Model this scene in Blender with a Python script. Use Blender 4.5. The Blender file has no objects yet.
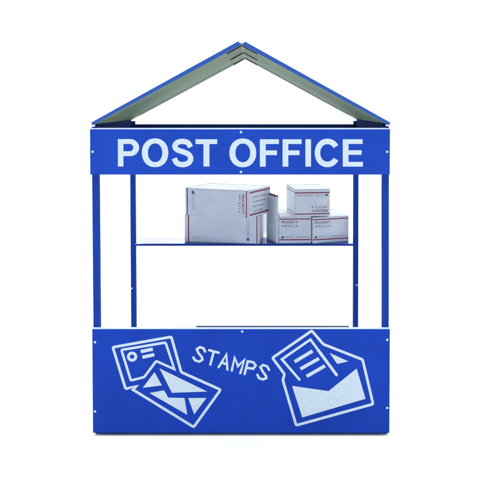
import bpy, bmesh, math, random
from mathutils import Vector, Matrix
random.seed(4)
S = bpy.context.scene
COL = S.collection
R = math.radians

# ------------------------------------------------------------------ camera
F_PX, IMG = 500.0, 486.0              # focal length and height in photo pixels
TILT = R(1.3)
PPX, HOR = 257.0, 104.0
PPY = HOR + F_PX * math.tan(TILT)
D = 2.0
CAM = Vector((0.064, -D, 1.349))
cd = bpy.data.cameras.new('camera')
cam = bpy.data.objects.new('camera', cd); COL.objects.link(cam)
cam.location = CAM
cam.rotation_euler = (R(90) - TILT, 0, 0)
cd.sensor_fit = 'AUTO'; cd.sensor_width = 36.0
cd.lens = F_PX / IMG * 36.0
cd.shift_x = -(PPX - 242.5) / IMG
cd.shift_y = -(243.0 - PPY) / IMG
cd.clip_start = 0.05; cd.clip_end = 500
S.camera = cam
_ct, _st = math.cos(TILT), math.sin(TILT)

def at(px, py, Y):
    """point of the plane y = Y seen at a photo pixel"""
    x, y = (px - PPX) / F_PX, -(py - PPY) / F_PX
    d = Vector((x, _ct + y * _st, -_st + y * _ct))
    return CAM + d * ((Y + D) / d.y)

# ------------------------------------------------------------------ materials
def mat(name, col, rough=0.5, spec=0.5, var=0.0, scale=8.0, bump=0.0, bscale=200.0, metal=0.0, col2=None, rvar=0.0):
    m = bpy.data.materials.new(name); m.use_nodes = True
    nt = m.node_tree; b = nt.nodes['Principled BSDF']
    b.inputs['Roughness'].default_value = rough
    b.inputs['Specular IOR Level'].default_value = spec
    b.inputs['Metallic'].default_value = metal
    tc = nt.nodes.new('ShaderNodeTexCoord')
    n = nt.nodes.new('ShaderNodeTexNoise'); n.inputs['Scale'].default_value = scale
    n.inputs['Detail'].default_value = 5.0
    nt.links.new(tc.outputs['Object'], n.inputs['Vector'])
    mx = nt.nodes.new('ShaderNodeMix'); mx.data_type = 'RGBA'
    c2 = col2 if col2 else tuple(c * (1 - var) for c in col)
    mx.inputs[6].default_value = (*col, 1); mx.inputs[7].default_value = (*c2, 1)
    rp = nt.nodes.new('ShaderNodeMapRange')
    rp.inputs[1].default_value = 0.35; rp.inputs[2].default_value = 0.68
    nt.links.new(n.outputs['Fac'], rp.inputs[0])
    nt.links.new(rp.outputs[0], mx.inputs[0])
    nt.links.new(mx.outputs[2], b.inputs['Base Color'])
    if rvar:
        rr = nt.nodes.new('ShaderNodeMapRange')
        rr.inputs[3].default_value = rough - rvar; rr.inputs[4].default_value = rough + rvar
        nt.links.new(n.outputs['Fac'], rr.inputs[0]); nt.links.new(rr.outputs[0], b.inputs['Roughness'])
    if bump:
        n2 = nt.nodes.new('ShaderNodeTexNoise'); n2.inputs['Scale'].default_value = bscale
        n2.inputs['Detail'].default_value = 3.0
        nt.links.new(tc.outputs['Object'], n2.inputs['Vector'])
        bp = nt.nodes.new('ShaderNodeBump'); bp.inputs['Strength'].default_value = bump
        bp.inputs['Distance'].default_value = 0.002
        nt.links.new(n2.outputs['Fac'], bp.inputs['Height'])
        nt.links.new(bp.outputs['Normal'], b.inputs['Normal'])
    return m

M_BLUE  = mat('blue_sheet', (0.005, 0.040, 0.34), 0.55, 0.08, 0.17, 5.0, 0.12, 160, rvar=0.08)
M_SIGN  = mat('blue_sign_sheet', (0.007, 0.047, 0.36), 0.55, 0.10, 0.16, 5.0, 0.12, 160, rvar=0.08)
M_EDGE_LIT  = mat('painted_sunlit_edge', (0.40, 0.48, 0.62), 0.5, 0.3, 0.06, 30.0)  # sunlit look of the top edges, painted in as a pale colour
M_INLAY = mat('pale_routed_core', (0.46, 0.545, 0.615), 0.55, 0.2, 0.08, 60.0, 0.2, 300)
M_POST  = mat('blue_post_paint', (0.007, 0.040, 0.27), 0.65, 0.05, 0.12, 12.0, 0.06, 120)
M_SHADED  = mat('blue_board_painted_shade', (0.006, 0.018, 0.085), 0.75, 0.03, 0.15, 9.0)  # sign-board blue with the shade under the roof painted into the colour
M_RAIL  = mat('grey_rail', (0.035, 0.045, 0.09), 0.6, 0.1, 0.1, 20.0)
M_SHELF = mat('blue_shelf_sheet', (0.010, 0.060, 0.36), 0.16, 1.0, 0.08, 10.0)
M_SHELF.node_tree.nodes['Principled BSDF'].inputs['IOR'].default_value = 1.9
M_ROOF  = mat('blue_roof_sheet', (0.011, 0.068, 0.32), 0.5, 0.25, 0.12, 9.0)
M_BOUNCE = mat('underside_painted_bounce', (0.112, 0.172, 0.092), 0.6, 0.15, 0.0, 5.0, 0.1, 90, col2=(0.080, 0.142, 0.100))  # green light bounced up from grass, put into the underside colour
M_TRIM  = mat('teal_roof_trim', (0.055, 0.105, 0.125), 0.6, 0.15, 0.2, 20.0)
M_HINGE = mat('grey_hinge', (0.19, 0.22, 0.25), 0.5, 0.2, 0.1, 40.0)
M_KRAFT = mat('bare_carton_edge', (0.27, 0.22, 0.15), 0.8, 0.1, 0.3, 60.0)
M_STRAP = mat('dark_steel_strap', (0.012, 0.026, 0.040), 0.5, 0.3, 0.2, 40.0)
M_SCREW = mat('bright_screw', (0.42, 0.54, 0.74), 0.35, 0.5, 0.1, 80.0, metal=0.3)
M_CARD  = mat('white_carton', (0.51, 0.56, 0.615), 0.65, 0.25, 0.0, 14.0, 0.15, 120, col2=(0.465, 0.52, 0.58))
M_RED   = mat('dark_red_print', (0.20, 0.022, 0.045), 0.6, 0.2, 0.25, 60.0)
M_RED2  = mat('red_print', (0.25, 0.085, 0.12), 0.6, 0.2, 0.3, 90.0)
M_NAVY  = mat('navy_print', (0.020, 0.045, 0.14), 0.6, 0.2, 0.2, 60.0)
M_GREY  = mat('grey_print', (0.26, 0.30, 0.38), 0.6, 0.2, 0.2, 90.0)
M_GROUND = mat('white_ground', (0.74, 0.74, 0.74), 0.9, 0.1, 0.02, 3.0)

# ------------------------------------------------------------------ helpers
def link(name, bm, mats, parent=None, smooth=False):
    bmesh.ops.recalc_face_normals(bm, faces=bm.faces[:])
    me = bpy.data.meshes.new(name); bm.to_mesh(me); bm.free()
    for m in (mats if isinstance(mats, (list, tuple)) else [mats]): me.materials.append(m)
    if smooth:
        for p in me.polygons: p.use_smooth = True
    o = bpy.data.objects.new(name, me); COL.objects.link(o)
    if parent is not None:
        o.parent = parent
        o.matrix_parent_inverse = parent.matrix_world.inverted() if False else Matrix.Translation(-Vector(parent.location))
    return o

def empty(name, loc, label, cat, group=None):
    o = bpy.data.objects.new(name, None); COL.objects.link(o)
    o.location = loc; o.empty_display_size = 0.05
    o['label'] = label; o['category'] = cat
    if group: o['group'] = group
    return o

def box_bm(x0, x1, y0, y1, z0, z1, bev=0.0015, seg=2):
    bm = bmesh.new()
    bmesh.ops.create_cube(bm, size=1)
    for v in bm.verts:
        v.co = Vector((x0 if v.co.x < 0 else x1, y0 if v.co.y < 0 else y1, z0 if v.co.z < 0 else z1))
    if bev: bmesh.ops.bevel(bm, geom=bm.edges[:], offset=bev, segments=seg, affect='EDGES', profile=0.6)
    return bm

def bar_bm(p0, p1, w, d, bev=0.002):
    """square bar: p0, p1 are the centres of its ends, axis roughly vertical"""
    bm = bmesh.new()
    bmesh.ops.create_cube(bm, size=1)
    for v in bm.verts:
        c = p1 if v.co.z > 0 else p0
        v.co = Vector((c.x + v.co.x * w, c.y + v.co.y * d, c.z))
    bmesh.ops.bevel(bm, geom=bm.edges[:], offset=bev, segments=2, affect='EDGES', profile=0.6)
    return bm

def prism_x(profile, x0, x1, matidx=None):
    """profile of (y, z) points swept along x; matidx(face) -> slot"""
    bm = bmesh.new()
    a = [bm.verts.new((x0, y, z)) for y, z in profile]
    b = [bm.verts.new((x1, y, z)) for y, z in profile]
    n = len(profile)
    bm.faces.new(a); bm.faces.new(b[::-1])
    for i in range(n):
        f = bm.faces.new((a[i], b[i], b[(i + 1) % n], a[(i + 1) % n]))
        if matidx: f.material_index = matidx(i)
    return bm

def prism_y(profile, y0, y1, slots=None):
    """profile of (x, z) points swept along y"""
    bm = bmesh.new()
    a = [bm.verts.new((x, y0, z)) for x, z in profile]
    b = [bm.verts.new((x, y1, z)) for x, z in profile]
    n = len(profile)
    bm.faces.new(a); bm.faces.new(b[::-1])
    for i in range(n):
        f = bm.faces.new((a[i], a[(i + 1) % n], b[(i + 1) % n], b[i]))
        if slots: f.material_index = slots[i]
    return bm

# flat shapes drawn as polygons; 'fr' maps (u, v) to the surface, n is the outward direction
def add_poly(bm, pts3, n, t, sink=0.0006):
    top = [bm.verts.new(p + n * t) for p in pts3]
    bot = [bm.verts.new(p - n * sink) for p in pts3]
    bm.faces.new(top)
    k = len(pts3)
    for i in range(k):
        bm.faces.new((top[i], top[(i + 1) % k], bot[(i + 1) % k], bot[i]))

def add_strip(bm, A, B, n, t, closed=False, sink=0.0006):
    k = len(A); m = k if closed else k - 1
    at_, bt = [bm.verts.new(p + n * t) for p in A], [bm.verts.new(p + n * t) for p in B]
    ab, bb = [bm.verts.new(p - n * sink) for p in A], [bm.verts.new(p - n * sink) for p in B]
    for i in range(m):
        j = (i + 1) % k
        bm.faces.new((at_[i], at_[j], bt[j], bt[i]))
        bm.faces.new((at_[i], ab[i], ab[j], at_[j]))
        bm.faces.new((bt[i], bt[j], bb[j], bb[i]))
    if not closed:
        for i in (0, k - 1):
            bm.faces.new((at_[i], bt[i], bb[i], ab[i]))

def smooth_path(pts, sub=6):
    out = []
    P = [pts[0]] + list(pts) + [pts[-1]]
    for i in range(1, len(P) - 2):
        p0, p1, p2, p3 = P[i - 1], P[i], P[i + 1], P[i + 2]
        for s in range(sub):
            t = s / sub
            out.append(tuple(0.5 * (2 * p1[k] + (p2[k] - p0[k]) * t + (2 * p0[k] - 5 * p1[k] + 4 * p2[k] - p3[k]) * t * t
                                    + (3 * p1[k] - p0[k] - 3 * p2[k] + p3[k]) * t ** 3) for k in (0, 1)))
    out.append(tuple(pts[-1]))
    return out

def offset(pts, w, closed=False):
    """left and right offset lines of a 2-D polyline with mitred joins"""
    L, Rr, n = [], [], len(pts)
    for i in range(n):
        p = Vector(pts[i])
        a = Vector(pts[i - 1]) if (i > 0 or closed) else None
        b = Vector(pts[(i + 1) % n]) if (i < n - 1 or closed) else None
        d1 = (p - a).normalized() if a is not None else (b - p).normalized()
        d2 = (b - p).normalized() if b is not None else d1
        n1, n2 = Vector((-d1.y, d1.x)), Vector((-d2.y, d2.x))
        m = (n1 + n2)
        m = m.normalized() if m.length > 1e-6 else n1
        k = min(1.0 / max(m.dot(n1), 0.2), 2.2)
        L.append(tuple(p + m * k * w / 2)); Rr.append(tuple(p - m * k * w / 2))
    return L, Rr

def fillet(pts, r, closed):
    out, n = [], len(pts)
    for i in range(n):
        if not closed and i in (0, n - 1): out.append(tuple(pts[i])); continue
        p, a, b = Vector(pts[i]), Vector(pts[i - 1]), Vector(pts[(i + 1) % n])
        da, db = (a - p), (b - p)
        if da.normalized().dot(db.normalized()) > 0.25 or min(da.length, db.length) < 2.2 * r + 0.6: out.append(tuple(p)); continue
        k = min(r, da.length * .4, db.length * .4)
        A, B = p + da.normalized() * k, p + db.normalized() * k
        for t in (0, .25, .5, .75, 1): out.append(tuple(A * (1 - t) ** 2 + p * 2 * t * (1 - t) + B * t * t))
    return out

def stroke(bm, fr, n, pts, w, t, closed=False, round_cap=True):
    if closed:
        pts = fillet(pts, w * 0.62, True)
        L, Rr = offset(pts, w, True)
        add_strip(bm, [fr(*p) for p in L], [fr(*p) for p in Rr], n, t, True); return
    L, Rr = offset(pts, w)
    if not round_cap:
        add_strip(bm, [fr(*p) for p in L], [fr(*p) for p in Rr], n, t); return
    def cap(c, d):
        d = Vector(d).normalized(); s = Vector((-d.y, d.x)); out = []
        for k in range(1, 6):
            a = math.pi * k / 6
            q = Vector(c) + (s * math.cos(a) + d * math.sin(a)) * w / 2
            out.append(tuple(q))
        return out
    ce = cap(pts[-1], Vector(pts[-1]) - Vector(pts[-2]))
    cs = cap(pts[0], Vector(pts[0]) - Vector(pts[1]))
    add_poly(bm, [fr(*p) for p in L + ce + Rr[::-1] + cs], n, t)

def ellipse(cx, cy, rx, ry, k=48, a0=0.0, a1=2 * math.pi, p=2.0):
    out = []
    for i in range(k):
        a = a0 + (a1 - a0) * i / (k if abs(a1 - a0 - 2 * math.pi) < 1e-6 else k - 1)
        c, s = math.cos(a), math.sin(a)
        out.append((cx + rx * math.copysign(abs(c) ** (2 / p), c), cy + ry * math.copysign(abs(s) ** (2 / p), s)))
    return out

def dome_bm(c, r, h):
    bm = bmesh.new(); rings = []
    for k in range(5):
        a = (math.pi / 2) * k / 5
        rings.append([bm.verts.new((c.x + r * math.cos(a) * math.cos(2 * math.pi * i / 16), c.y - h * math.sin(a) + 0.0005,
                                    c.z + r * math.cos(a) * math.sin(2 * math.pi * i / 16))) for i in range(16)])
    tip = bm.verts.new((c.x, c.y - h, c.z))
    for k in range(4):
        for i in range(16):
            j = (i + 1) % 16
            bm.faces.new((rings[k][i], rings[k][j], rings[k + 1][j], rings[k + 1][i]))
    for i in range(16): bm.faces.new((rings[4][i], rings[4][(i + 1) % 16], tip))
    return bm

# ------------------------------------------------------------------ ground
bm = bmesh.new()
bmesh.ops.create_circle(bm, cap_ends=True, segments=96, radius=120)
g = link('ground', bm, M_GROUND); g['kind'] = 'structure'

# ------------------------------------------------------------------ the stand
stand = empty('post_office_stand', (0, 0.3, 0),
              'blue post office play stand with a gabled roof and a shelf of white cartons', 'play stand')
TH = 0.013
def mid(a, b): return (a + b) / 2

def board(name, L, Rt, top, bot, y0, mats, thick=TH, c=0.005):
    z1, z0 = at(mid(L, Rt), top, y0).z, at(mid(L, Rt), bot, y0).z
    x0, x1 = at(L, mid(top, bot), y0).x, at(Rt, mid(top, bot), y0).x
    prof = [(y0 + 0.001, z0), (y0, z0 + 0.0015), (y0, z1 - c), (y0 + c * 0.6, z1 - c * 0.1), (y0 + c * 0.9, z1), (y0 + thick, z1), (y0 + thick, z0)]
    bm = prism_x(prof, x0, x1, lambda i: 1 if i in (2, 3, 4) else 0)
    return link(name, bm, mats, stand), (x0, x1, z0, z1)

sign, SB = board('sign_board', 90.0, 390.0, 128.0, 174.7, 0.0, [M_SIGN, M_EDGE_LIT])
front, FB = board('front_panel', 92.5, 389.7, 328.6, 433.0, 0.0, [M_BLUE, M_EDGE_LIT], c=0.002)

def screws(parent, pts, Y=0.0, r=0.0053):
    for p in pts:
        link('screw', dome_bm(at(p[0], p[1], Y), r, 0.003), M_SCREW, parent, True)
screws(sign, [(92.6, 151.8), (387.2, 151.8), (241, 132.2), (241, 172)])
screws(front, [(95, 342.2), (387.2, 339.9), (242.2, 331.6), (95, 411.5), (387.2, 408)])

NF = Vector((0, -1, 0))
frp = lambda px, py: at(px, py, 0.0)
LT = 0.0004                      # how proud the lettering stands

# POST OFFICE
bm = bmesh.new()
def rect(x0, x1, y0, y1): return [(x0, y0), (x1, y0), (x1, y1), (x0, y1)]
def poly(pts, t=LT, b=None): add_poly(b if b is not None else bm, [frp(*p) for p in pts], NF, t)
def letter_O(x0, x1, y0, y1, sx, sy):
    cx, cy = mid(x0, x1), mid(y0, y1)
    add_strip(bm, [frp(*p) for p in ellipse(cx, cy, mid(-x0, x1), mid(-y0, y1), 64, p=2.15)],
              [frp(*p) for p in ellipse(cx, cy, mid(-x0, x1) - sx, mid(-y0, y1) - sy, 64, p=2.1)], NF, LT, True)
def letter_F(x0, xs, x1, x2):
    poly([(x0, 139.3), (x1, 139.3), (x1, 144), (xs, 144), (xs, 150.4), (x2, 150.4), (x2, 155.1), (xs, 155.1), (xs, 166.6), (x0, 166.6)])
# P
poly(rect(117.9, 123.4, 139.1, 166.5))
outer = [(123.4, 139.1), (128, 139.1)] + ellipse(130.4, 147.6, 8.7, 8.5, 22, -math.pi / 2, math.pi / 2) + [(128, 156.1), (123.4, 156.1)]
inner = [(123.4, 143.9), (128, 143.9)] + ellipse(129.7, 147.6, 3.6, 3.7, 22, -math.pi / 2, math.pi / 2) + [(128, 151.3), (123.4, 151.3)]
add_strip(bm, [frp(*p) for p in outer], [frp(*p) for p in inner], NF, LT)
letter_O(141.9, 168.3, 138.4, 167.1, 6.0, 5.0)
stroke(bm, frp, NF, smooth_path([(190.4, 147.2), (188.0, 142.9), (182.7, 141.4), (177.2, 142.6), (174.9, 146.3), (177.3, 149.8), (183, 151.8),
       (188.6, 154.4), (190.7, 158.6), (188.5, 162.9), (182.6, 164.6), (176.9, 163.0), (174.3, 158.3)]), 5.3, LT, round_cap=False)
poly([(195.5, 139.3), (217.2, 139.3), (217.2, 144), (209.4, 144), (209.4, 166.5), (203.5, 166.5), (203.5, 144), (195.5, 144)])
letter_O(229.4, 256.2, 138.5, 167.2, 6.0, 5.0)
letter_F(259.9, 265.7, 278.9, 276.9)
letter_F(282.6, 288.3, 301.6, 299.5)
poly(rect(305.4, 311.0, 139.3, 166.6))
stroke(bm, frp, NF, ellipse(327.4, 152.9, 9.9, 11.5, 40, -R(32), -R(328), p=2.1), 5.5, LT, round_cap=False)
poly([(342.8, 139.3), (362.6, 139.3), (362.6, 143.9), (348.5, 143.9), (348.5, 150.3), (361.6, 150.3), (361.6, 154.8), (348.5, 154.8),
      (348.5, 161.9), (362.9, 161.9), (362.9, 166.6), (342.8, 166.6)])
link('lettering', bm, M_INLAY, sign)

# STAMPS
bm = bmesh.new(); W = 2.35
def st(pts, t, w=W): stroke(bm, frp, NF, pts, w, t)
st([(205.1, 351.5), (203.5, 348.3), (199.9, 347.1), (196.8, 349.2), (198.4, 352.9), (201.9, 357.2), (202.5, 359.6), (199.4, 361.6), (195.3, 360.5), (193.4, 357.5)], LT)
st([(209.1, 350.1), (218.8, 352.7)], LT); st([(213.8, 351.4), (210.3, 364.6)], LT + 0.0001)
st([(218.6, 367.1), (226.4, 354.5), (227.4, 369.5)], LT); st([(221.4, 362.5), (227.1, 364.3)], LT + 0.0001)
st([(231.8, 370.5), (234.6, 357.6), (238, 366.2), (244.4, 359.9), (240.3, 373.1)], LT)
st([(244.6, 374), (247.9, 361)], LT)
st([(247.9, 361.2), (253.6, 362.4), (255.7, 365.6), (253.2, 368.7), (246.6, 367.8)], LT + 0.0001)
st([(269, 369.8), (267.2, 366.4), (263.1, 365), (260.4, 367.2), (262.8, 371.6), (265.8, 375.6), (266.4, 378), (263.1, 379.4), (259, 378.1), (257.4, 374.8)], LT)
link('stamps_lettering', bm, M_INLAY, front)

# stamped card and closed envelope
bm = bmesh.new()
stroke(bm, frp, NF, [(125.6, 388.8), (112.8, 347.2), (171.3, 336.8), (181.2, 372.1), (220.6, 389.7), (193.7, 427), (132.9, 389.6), (136.6, 386.1)], 2.6, LT, True)
stroke(bm, frp, NF, [(130.9, 380.5), (121.4, 349.9), (165.6, 342.5), (174.4, 369.2), (156.2, 361), (144.3, 377.0)], 2.4, LT, True)
add_strip(bm, [frp(*p) for p in ellipse(132.1, 356.6, 5.1, 5.0, 32)], [frp(*p) for p in ellipse(132.1, 356.6, 2.3, 2.2, 32)], NF, LT, True)
stroke(bm, frp, NF, [(140.7, 351.6), (152.8, 349.1)], 3.3, LT, round_cap=False)
stroke(bm, frp, NF, [(142.5, 357.2), (154.3, 354.6)], 3.3, LT, round_cap=False)
for q in ([(142.8, 387.7), (154.5, 372.2), (161.9, 385.4)], [(159.5, 368.4), (207.2, 391.5), (171.9, 392.7)],
          [(149.6, 393), (164.1, 390.3), (168.2, 397.6), (184.5, 398), (187.3, 414.8)], [(188.2, 398), (206.4, 398), (194.2, 414.3)]):
    poly(q)
link('envelope_emblem', bm, M_INLAY, front)['label'] = 'closed envelope emblem with a stamped card behind'
# letter and open envelope
bm = bmesh.new()
stroke(bm, frp, NF, [(311.8, 330.7), (323.3, 344.2), (362.6, 359.6), (373.1, 404), (296.2, 425.3), (282.8, 380), (284.6, 374.2), (272.4, 357.9)], 2.6, LT, True)
stroke(bm, frp, NF, [(299.4, 379.5), (281.9, 359.3), (310.4, 339.5), (318.8, 350.8)], 2.4, LT)
stroke(bm, frp, NF, [(318.2, 350.1), (336.5, 374.8)], 2.9, LT + 0.0001)
for a, b in (((294.6, 361.7), (312.5, 351)), ((300.4, 368.9), (319, 358.5)), ((306.6, 376.4), (325, 365.8))):
    stroke(bm, frp, NF, [a, b], 3.3, LT, round_cap=False)
poly([(329.6, 352.9), (348.3, 361.3), (337.3, 363.9)])
poly([(292.1, 385.9), (328.5, 391.1), (356.7, 368.5), (365.5, 398.7), (302.3, 417.4)])
link('open_letter_emblem', bm, M_INLAY, front)['label'] = 'open envelope emblem with a written letter rising out'

# ---- roof
YB = 0.62
def xz(px, py): p = at(px, py, 0.0); return (p.x, p.z)
RL = [xz(238.3, 41.3), xz(91.2, 122.4), xz(92.4, 125.3), xz(241.3, 44.7)]
RR = [xz(245.0, 41.6), xz(390.4, 122.4), xz(389.2, 125.3), xz(241.9, 44.7)]
for prof in (RL, RR):
    bm = prism_y(prof, -0.003, YB, [0, 0, 1, 0])
    bmesh.ops.bevel(bm, geom=[e for e in bm.edges], offset=0.0012, segments=1, affect='EDGES')
    link('roof_panel', bm, [M_ROOF, M_BOUNCE], stand)
bm = bmesh.new()
bmesh.ops.create_cone(bm, cap_ends=True, segments=20, radius1=0.0048, radius2=0.0048, depth=YB - 0.004)
hx, hz = xz(241.6, 43.9)
bmesh.ops.transform(bm, verts=bm.verts[:], matrix=Matrix.Translation((hx, YB / 2, hz)) @ Matrix.Rotation(R(90), 4, 'X'))
link('ridge_hinge', bm, M_HINGE, stand)
for prof in (RL, RR):
    a, b = prof[2], prof[3]
    q = lambda t, d: (a[0] + (b[0] - a[0]) * t, a[1] + (b[1] - a[1]) * t - d)
    link('rear_trim', prism_y([q(.09, -0.0008), q(.93, -0.0008), q(.93, 0.0016), q(.09, 0.0016)], YB - 0.085, YB - 0.002), M_TRIM, stand)
def under_z(x):
    for a, b in ((RL[2], RL[3]), (RR[3], RR[2])):
        if a[0] <= x <= b[0]: return a[1] + (b[1] - a[1]) * (x - a[0]) / (b[0] - a[0])
    return RL[2][1]
apex, lt, rt = xz(241.6, 44.8), xz(226.8, 53.3), xz(257.0, 53.3)
dz = 0.0034
for yy in (0.035, 0.31, YB - 0.035):
    prof = [lt, apex, rt, (rt[0], rt[1] - dz), (apex[0], apex[1] - dz), (lt[0], lt[1] - dz)]
    link('ridge_strap', prism_y(prof, yy - 0.016, yy + 0.016), M_STRAP, stand)

# ---- posts
def post(pxt, pxb, pyt, pyb, Y, w=0.0255, foot=0.0):
    a, b = at(pxt, pyt, Y), at(pxb, pyb, Y)
    k = (b.x - a.x) / (b.z - a.z)
    top_z = under_z(a.x + (-1 if a.x < 0 else 1) * 0.0) - 0.0085
    p1 = Vector((a.x + k * (top_z - a.z), Y + w / 2, top_z))
    p0 = Vector((b.x + k * (foot - b.z), Y + w / 2, foot))
    return link('post', bar_bm(p0, p1, w, w), M_POST, stand)
YP = TH + 0.0005
YR = 0.600
post(95.0, 96.3, 177, 325, YP, foot=0.0605); post(386.0, 385.9, 177, 325, YP, foot=0.0605)
rp1 = post(132.4, 133.4, 177, 325, YR); rp2 = post(356.3, 355.9, 177, 325, YR)
screws(rp1, [(131.8, 288.5)], YR, 0.0052); screws(rp2, [(356.6, 285)], YR, 0.0052)

# ---- boards between the posts under the eaves
zt, zb = at(240, 124.3, YR - 0.013).z, SB[2] + 0.004
xl, xr = at(132.4, 150, YR).x, at(356.3, 150, YR).x
prof = [(YR - 0.013, zb), (YR - 0.013, zt), (YR - 0.0005, zt), (YR - 0.0005, zb)]
link('back_board', prism_x(prof, xl - 0.012, xr + 0.012), M_SHADED, stand)
for s in (-1, 1):
    xo = (SB[0] + 0.006) if s < 0 else (SB[1] - 0.006)
    xi = xo - s * 0.0125
    prof = [(xo, zb), (xo, under_z(xo) - 0.001), (xi, under_z(xi) - 0.001), (xi, zb)]
    bm = prism_y(prof, TH + 0.03, YR - 0.014)
    link('side_board', bm, M_SHADED, stand)
# low rail on the inside of the counter
zc = FB[3]
link('counter_rail', box_bm(at(196, 325, YP).x, at(349, 325, YP).x, YP, YP + 0.010, zc - 0.05, zc + 0.0014, 0.0005), M_RAIL, stand)

# ---- shelf
YS = 0.590
zs = at(244, 243.7, YS).z
xs0, xs1 = at(134.9, 243, YS).x, at(354.0, 243, YS).x
c_ = 0.0012
bm = prism_x([(YS, zs - 0.0115), (YS, zs - c_), (YS + c_, zs), (YS + 0.125, zs), (YS + 0.125, zs - 0.0115)], xs0, xs1, lambda i: 1 if i in (1, 2) else 0)
link('shelf', bm, [M_POST, M_SHELF], stand)
link('light_block_rail', box_bm(FB[0] + 0.004, FB[1] - 0.004, TH + 0.004, TH + 0.022, 0.0, 0.06, 0.001), M_SHADED, stand)  # added strip that blocks light so the gap under the panel stays dark

# ------------------------------------------------------------------ cartons
def text_mesh(body, bold=0.0):
    cu = bpy.data.curves.new('t', 'FONT'); cu.body = body; cu.size = 1.0; cu.offset = bold
    ob = bpy.data.objects.new('t', cu)
    me = bpy.data.meshes.new_from_object(ob)
    V = [Vector(v.co) for v in me.vertices]; Fs = [tuple(p.vertices) for p in me.polygons]
    bpy.data.objects.remove(ob); bpy.data.curves.remove(cu); bpy.data.meshes.remove(me)
    x0, x1 = min(v.x for v in V), max(v.x for v in V); y0, y1 = min(v.y for v in V), max(v.y for v in V)
    return [((v.x - x0) / (x1 - x0), (v.y - y0) / (y1 - y0)) for v in V], Fs

class Face:
    """a carton face: u to the right, v up (metres) as seen from outside; rot turns the print"""
    def __init__(s, P, U, Vv, w, h, rot=0):
        s.w, s.h = w, h
        U, Vv = U.normalized(), Vv.normalized(); s.n = U.cross(Vv).normalized()
        if rot == 0:   s.o, s.u, s.v = P, U, Vv
        elif rot == 180: s.o, s.u, s.v = P + U * w + Vv * h, -U, -Vv
        elif rot == -90: s.o, s.u, s.v, s.w, s.h = P + Vv * h, -Vv, U, h, w     # reads downwards
        elif rot == 90:  s.o, s.u, s.v, s.w, s.h = P + U * w, Vv, -U, h, w       # reads upwards
    def __call__(s, u, v): return s.o + s.u * u + s.v * v
T0 = 0.0005
def f_rect(bm, f, u0, u1, v0, v1, t=T0): add_poly(bm, [f(u0, v0), f(u1, v0), f(u1, v1), f(u0, v1)], f.n, t, 0.0004)
def f_text(bm, f, body, u0, u1, v0, v1, bold=0.0, t=T0):
    V, Fs = text_mesh(body, bold)
    vs = [bm.verts.new(f(u0 + a * (u1 - u0), v0 + b * (v1 - v0)) + f.n * t) for a, b in V]
    for q in Fs:
        try: bm.faces.new([vs[i] for i in q])
        except ValueError: pass
def f_eagle(bm, f, u, v, h):
    A = [(0.10, .56), (.24, 1), (1.5, 1), (1.44, .80), (.95, .82), (1.34, .62), (.8, .52)]
    B = [(0, 0), (.08, .44), (.7, .40), (1.38, .50), (1.26, 0)]
    for q in (A, B): add_poly(bm, [f(u + a * h, v + b * h) for a, b in q], f.n, T0, 0.0004)
def f_star(bm, f, u, v, r):
    add_poly(bm, [f(u + (r if k % 2 == 0 else r * .42) * math.sin(math.pi * k / 5), v + (r if k % 2 == 0 else r * .42) * math.cos(math.pi * k / 5)) for k in range(10)], f.n, T0, 0.0004)
def dashes(bm, f, u0, u1, v, h, mn=0.006, mx=0.02, gap=0.003):
    u = u0
    while u < u1 - 0.004:
        l = min(random.uniform(mn, mx), u1 - u)
        f_rect(bm, f, u, u + l, v, v + h); u += l + gap

def carton(label, plan, z0, h, seam='u', group='white priority mail cartons on the shelf'):
    """plan: front-left, front-right, back-right, back-left (x, y)"""
    c = Vector((sum(p[0] for p in plan) / 4, sum(p[1] for p in plan) / 4, z0))
    e = empty('carton', c, label, 'carton', group)
    ft = 0.0018 if seam else 0.0
    bm = bmesh.new()
    lo = [bm.verts.new((x, y, z0)) for x, y in plan]
    # board bows out a touch half way up, as filled cartons do
    hi = [bm.verts.new((x, y, z0 + h - ft)) for x, y in plan]
    bm.faces.new(lo[::-1]); bm.faces.new(hi)
    for i in range(4): bm.faces.new((lo[i], lo[(i + 1) % 4], hi[(i + 1) % 4], hi[i]))
    bmesh.ops.bevel(bm, geom=bm.edges[:], offset=0.0014, segments=2, affect='EDGES')
    link('box_body', bm, M_CARD, e)
    if seam:
        P = [Vector((x, y, z0 + h - ft)) for x, y in plan]
        def q(u, v): return (P[0] * (1 - u) + P[1] * u) * (1 - v) + (P[3] * (1 - u) + P[2] * u) * v
        g = 0.006
        for (u0, u1, v0, v1) in (((0.006, .994, 0.006, .5 - g), (0.006, .994, .5 + g, .994)) if seam == 'u' else ((0.006, .5 - g, 0.006, .994), (.5 + g, .994, 0.006, .994))):
            b2 = bmesh.new()
            add_poly(b2, [q(u0, v0), q(u1, v0), q(u1, v1), q(u0, v1)], Vector((0, 0, 1)), ft, 0.0005)
            link('top_flap', b2, M_CARD, e)
        # bare brown edge of the board where the flaps fold, along the back and both sides
        for i in (2, 3):
            a, b = P[i], P[(i + 1) % 4]
            n_ = (c - (a + b) / 2); n_.z = 0; n_.normalize()
            d_ = (b - a).normalized(); a, b = a + d_ * 0.002, b - d_ * 0.002
            b2 = bmesh.new()
            add_poly(b2, [a + n_ * .0012, b + n_ * .0012, b + n_ * .0032, a + n_ * .0032], Vector((0, 0, 1)), ft + 0.0014, 0.0005)
            link('fold_edge', b2, M_KRAFT, e)
    def face(i, rot=0):
        a, b = plan[i], plan[(i + 1) % 4]
        P = Vector((a[0], a[1], z0)); U = Vector((b[0] - a[0], b[1] - a[1], 0))
        return Face(P, U, Vector((0, 0, 1)), U.length, h, rot)
    return e, face

def stripe(e, f, u0, u1, v0, v1):
    bm = bmesh.new(); f_rect(bm, f, u0, u1, v0, v1); link('red_stripe', bm, M_RED, e)

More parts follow.
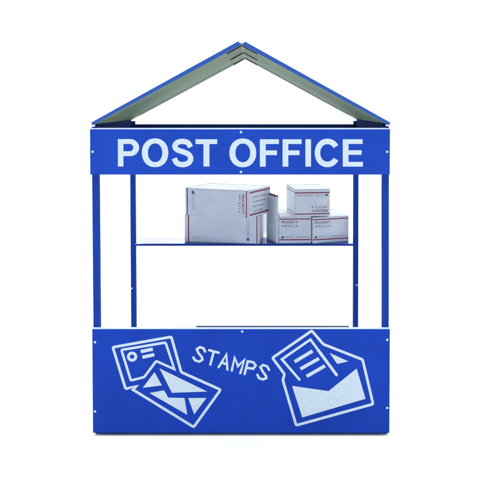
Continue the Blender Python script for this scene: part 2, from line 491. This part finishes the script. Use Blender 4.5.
def std_front(e, f, eagle_right=False):
    """small carton front: stripes, PRIORITY / MAIL, eagle and service line"""
    w, h = f.w, f.h
    stripe(e, f, 0.002, w - 0.002, h - 0.0155, h - 0.0105)
    stripe(e, f, 0.002, w - 0.002, 0.0165, 0.0220)
    bm = bmesh.new()
    f_text(bm, f, 'PRIORITY', 0.013, 0.100, h - 0.036, h - 0.0225, 0.012)
    f_text(bm, f, 'M A I L', 0.030, 0.082, h - 0.055, h - 0.042)
    f_star(bm, f, 0.020, h - 0.0485, 0.006); f_star(bm, f, 0.093, h - 0.0485, 0.006)
    link('lettering', bm, M_RED2, e)
    bm = bmesh.new(); f_eagle(bm, f, 0.011, 0.027, 0.0105); link('eagle_logo', bm, M_NAVY, e)
    bm = bmesh.new(); f_text(bm, f, 'UNITED STATES', 0.031, 0.078, 0.0335, 0.0378, 0.004)
    f_text(bm, f, 'POSTAL SERVICE', 0.031, 0.078, 0.0275, 0.0318, 0.004)
    link('service_line', bm, M_GREY, e)
    bm = bmesh.new(); dashes(bm, f, 0.092, w - 0.012, 0.0295, 0.0022, 0.008, 0.02, 0.002)
    link('small_print', bm, M_GREY, e)
    bm = bmesh.new()
    f_rect(bm, f, 0.092, w - 0.012, 0.0345, 0.0356); link('red_rule', bm, M_RED2, e)

def plan_from(front_l, front_r, dvec):
    a, b = Vector(front_l), Vector(front_r); d = Vector(dvec)
    return [tuple(a), tuple(b), tuple(b + d), tuple(a + d)]
def px_xy(px, py, Y): p = at(px, py, Y); return (p.x, p.y)

# B: long carton lying on the shelf at the left
ZB = zs + 0.0004
def rot2(w, th, d): return Vector((w * math.cos(th), w * math.sin(th))), Vector((-d * math.sin(th), d * math.cos(th)))
yB = 0.597
bl, br = px_xy(184.6, 235, yB + 0.022), px_xy(259.4, 235, yB - 0.010)
hB = at(222, 215.2, yB + 0.006).z - ZB
dirB = (Vector(br) - Vector(bl)).normalized()
e, fc = carton('long white carton lying on the shelf at its left end, under the turned carton',
               plan_from(bl, br, Vector((-dirB.y, dirB.x)) * 0.24 + dirB * 0.022), ZB, hB)
f = fc(0); w, h = f.w, f.h
stripe(e, f, 0.0185, 0.0240, 0.001, h - 0.002); stripe(e, f, w - 0.0150, w - 0.0105, 0.001, h - 0.002)
f2 = fc(0, 90)                   # print reads upwards
bm = bmesh.new(); f_eagle(bm, f2, 0.013, 0.0535, 0.0125); link('eagle_logo', bm, M_NAVY, e)
bm = bmesh.new()
f_text(bm, f2, 'UNITED STATES', 0.040, 0.125, 0.0625, 0.0670, 0.003); f_text(bm, f2, 'POSTAL SERVICE', 0.040, 0.125, 0.0530, 0.0575, 0.003)
link('service_line', bm, M_GREY, e)
bm = bmesh.new(); dashes(bm, f, 0.045, 0.085, 0.026, 0.0025); dashes(bm, f, 0.040, 0.078, 0.018, 0.0025)
link('small_print', bm, M_GREY, e)

# A: carton on top, turned so its right side shows
ZA = ZB + hB + 0.0006
al, ar = px_xy(185.0, 200, 0.620), px_xy(248.6, 204, 0.525)
hA = at(248.6, 190.9, 0.525).z - ZA
e, fc = carton('white carton turned at an angle on top of the long carton, its printed end showing',
               plan_from(al, ar, (0.115, 0.150)), ZA, hA)
f = fc(0); w, h = f.w, f.h
stripe(e, f, 0.0105, 0.0155, 0.001, h - 0.002); stripe(e, f, w - 0.0135, w - 0.0090, 0.001, h - 0.002)
f2 = fc(0, -90)                  # print reads downwards: u runs down, v runs right
bm = bmesh.new(); f_eagle(bm, f2, 0.013, 0.039, 0.0135); link('eagle_logo', bm, M_NAVY, e)
bm = bmesh.new()
f_text(bm, f2, 'UNITED STATES', 0.040, 0.112, 0.0490, 0.0535, 0.004); f_text(bm, f2, 'POSTAL SERVICE', 0.040, 0.112, 0.0395, 0.0440, 0.004)
link('service_line', bm, M_GREY, e)
f3 = fc(0, 90)
bm = bmesh.new()
f3 = fc(0, -90)
f_text(bm, f3, 'PRIORITY', 0.020, 0.122, w - 0.036, w - 0.0225, 0.012)
f_text(bm, f3, 'M A I L', 0.036, 0.100, w - 0.053, w - 0.0425)
f_star(bm, f3, 0.026, w - 0.048, 0.0055); f_star(bm, f3, 0.110, w - 0.048, 0.0055)
link('lettering', bm, M_RED2, e)
f = fc(1); w, h = f.w, f.h
stripe(e, f, 0.010, w - 0.004, h - 0.0150, h - 0.0085); stripe(e, f, 0.010, w - 0.004, 0.0110, 0.0180)
bm = bmesh.new()
for k in range(4): dashes(bm, f, 0.035 + 0.006 * (k % 2), w - 0.035 - 0.012 * k, h - 0.042 - 0.024 * k, 0.006, 0.02, 0.06, 0.005)
link('printed_lines', bm, M_GREY, e)

# C: thin carton standing on edge
zc0 = zs + 0.0004
cf = at(276.2, 240, 0.592); cr = at(278.5, 240, 0.592)
cb = at(266.3, 240, 0.690)
hC = at(278.8, 195.0, 0.592).z - zc0
e, fc = carton('thin white carton standing upright on its narrow edge between the two piles',
               plan_from((cf.x, cf.y), (cr.x, cr.y), (cb.x - cf.x, cb.y - cf.y)), zc0, hC, seam=None)
f = fc(3); w, h = f.w, f.h
stripe(e, f, 0.003, w - 0.002, h - 0.011, h - 0.002)
bm = bmesh.new()
for k in range(5):
    f_rect(bm, f, 0.020 + 0.013 * k, 0.0225 + 0.013 * k, 0.10 - 0.01 * (k % 2), h - 0.03)
link('printed_lines', bm, M_GREY, e)
f = fc(0)
bm = bmesh.new(); f_rect(bm, f, 0.002, f.w - 0.002, h - 0.011, h - 0.002); link('red_stripe', bm, M_RED, e)

# D: small carton, middle
dl, dr = px_xy(279.0, 232, 0.592), px_xy(311.2, 232, 0.597)
hD = at(295, 216.6, 0.594).z - zc0
dd = (Vector(dr) - Vector(dl)).normalized()
e, fc = carton('small white carton set square on the shelf, touching the upright thin carton',
               plan_from(dl, dr, Vector((-dd.y, dd.x)) * 0.165), zc0, hD)
std_front(e, fc(0))

# F: small carton at the right end, turned a little
fl, fr_ = px_xy(312.6, 232, 0.590), px_xy(348.6, 230, 0.632)
hF = at(313, 217.4, 0.590).z - zc0
dd = (Vector(fr_) - Vector(fl)).normalized()
e, fc = carton('small white carton turned slightly at the right end of the shelf, by the post',
               plan_from(fl, fr_, Vector((-dd.y, dd.x)) * 0.165), zc0, hF)
std_front(e, fc(0))

# E: small carton on top of D and F, upside down
zE = zc0 + max(hD, hF) + 0.0006
el, er = px_xy(294.4, 205, 0.588), px_xy(330.0, 205, 0.606)
hE = at(295, 189.4, 0.588).z - zE
dd = (Vector(er) - Vector(el)).normalized()
e, fc = carton('small white carton stacked upside down across the two small cartons, its print inverted',
               plan_from(el, er, Vector((-0.033, 0.150))), zE, hE)
f = fc(0, 180)
std_front(e, f)
fs = fc(3)
stripe(e, fs, 0.004, fs.w - 0.002, fs.h - 0.0155, fs.h - 0.0125); stripe(e, fs, 0.004, fs.w - 0.002, 0.0165, 0.0190)

# ------------------------------------------------------------------ light
W_ = bpy.data.worlds.new('World'); S.world = W_; W_.use_nodes = True
nt = W_.node_tree; bg = nt.nodes['Background']
tc = nt.nodes.new('ShaderNodeTexCoord'); sep = nt.nodes.new('ShaderNodeSeparateXYZ')
nt.links.new(tc.outputs['Generated'], sep.inputs[0])
def ramp(sock, a, b):
    m = nt.nodes.new('ShaderNodeMapRange'); m.interpolation_type = 'SMOOTHSTEP'
    m.inputs[1].default_value = a; m.inputs[2].default_value = b
    nt.links.new(sock, m.inputs[0]); return m.outputs[0]
def mixc(fac, a, b):
    m = nt.nodes.new('ShaderNodeMix'); m.data_type = 'RGBA'
    nt.links.new(fac, m.inputs[0])
    for k, c in ((6, a), (7, b)):
        if isinstance(c, tuple): m.inputs[k].default_value = (*c, 1)
        else: nt.links.new(c, m.inputs[k])
    return m.outputs[2]
# open sky: white on the far side with a softbox band added above view, dimmer and bluer behind the camera
far = mixc(ramp(sep.outputs['Z'], 0.215, 0.27), (1.12, 1.12, 1.12), (3.4, 3.4, 3.4))
near = mixc(ramp(sep.outputs['Z'], 0.3, 0.9), (0.34, 0.44, 0.62), (1.3, 1.4, 1.55))
sky = mixc(ramp(sep.outputs['Y'], -0.05, 0.30), near, far)
nt.links.new(sky, bg.inputs['Color']); bg.inputs['Strength'].default_value = 1.0

sl = bpy.data.lights.new('sun', 'SUN'); sl.energy = 2.6; sl.angle = R(5); sl.color = (1.0, 0.97, 0.92)
so = bpy.data.objects.new('sun', sl); COL.objects.link(so)
so.rotation_euler = Vector((0.10, 0.30, -0.95)).to_track_quat('-Z', 'Y').to_euler()
so.location = (-2, -3, 6)

vs = S.view_settings
S.display_settings.display_device = 'sRGB'
vs.view_transform = 'Standard'; vs.look = 'None'; vs.exposure = 0.0; vs.gamma = 1.0; vs.use_curve_mapping = False
S.cycles.max_bounces = 8
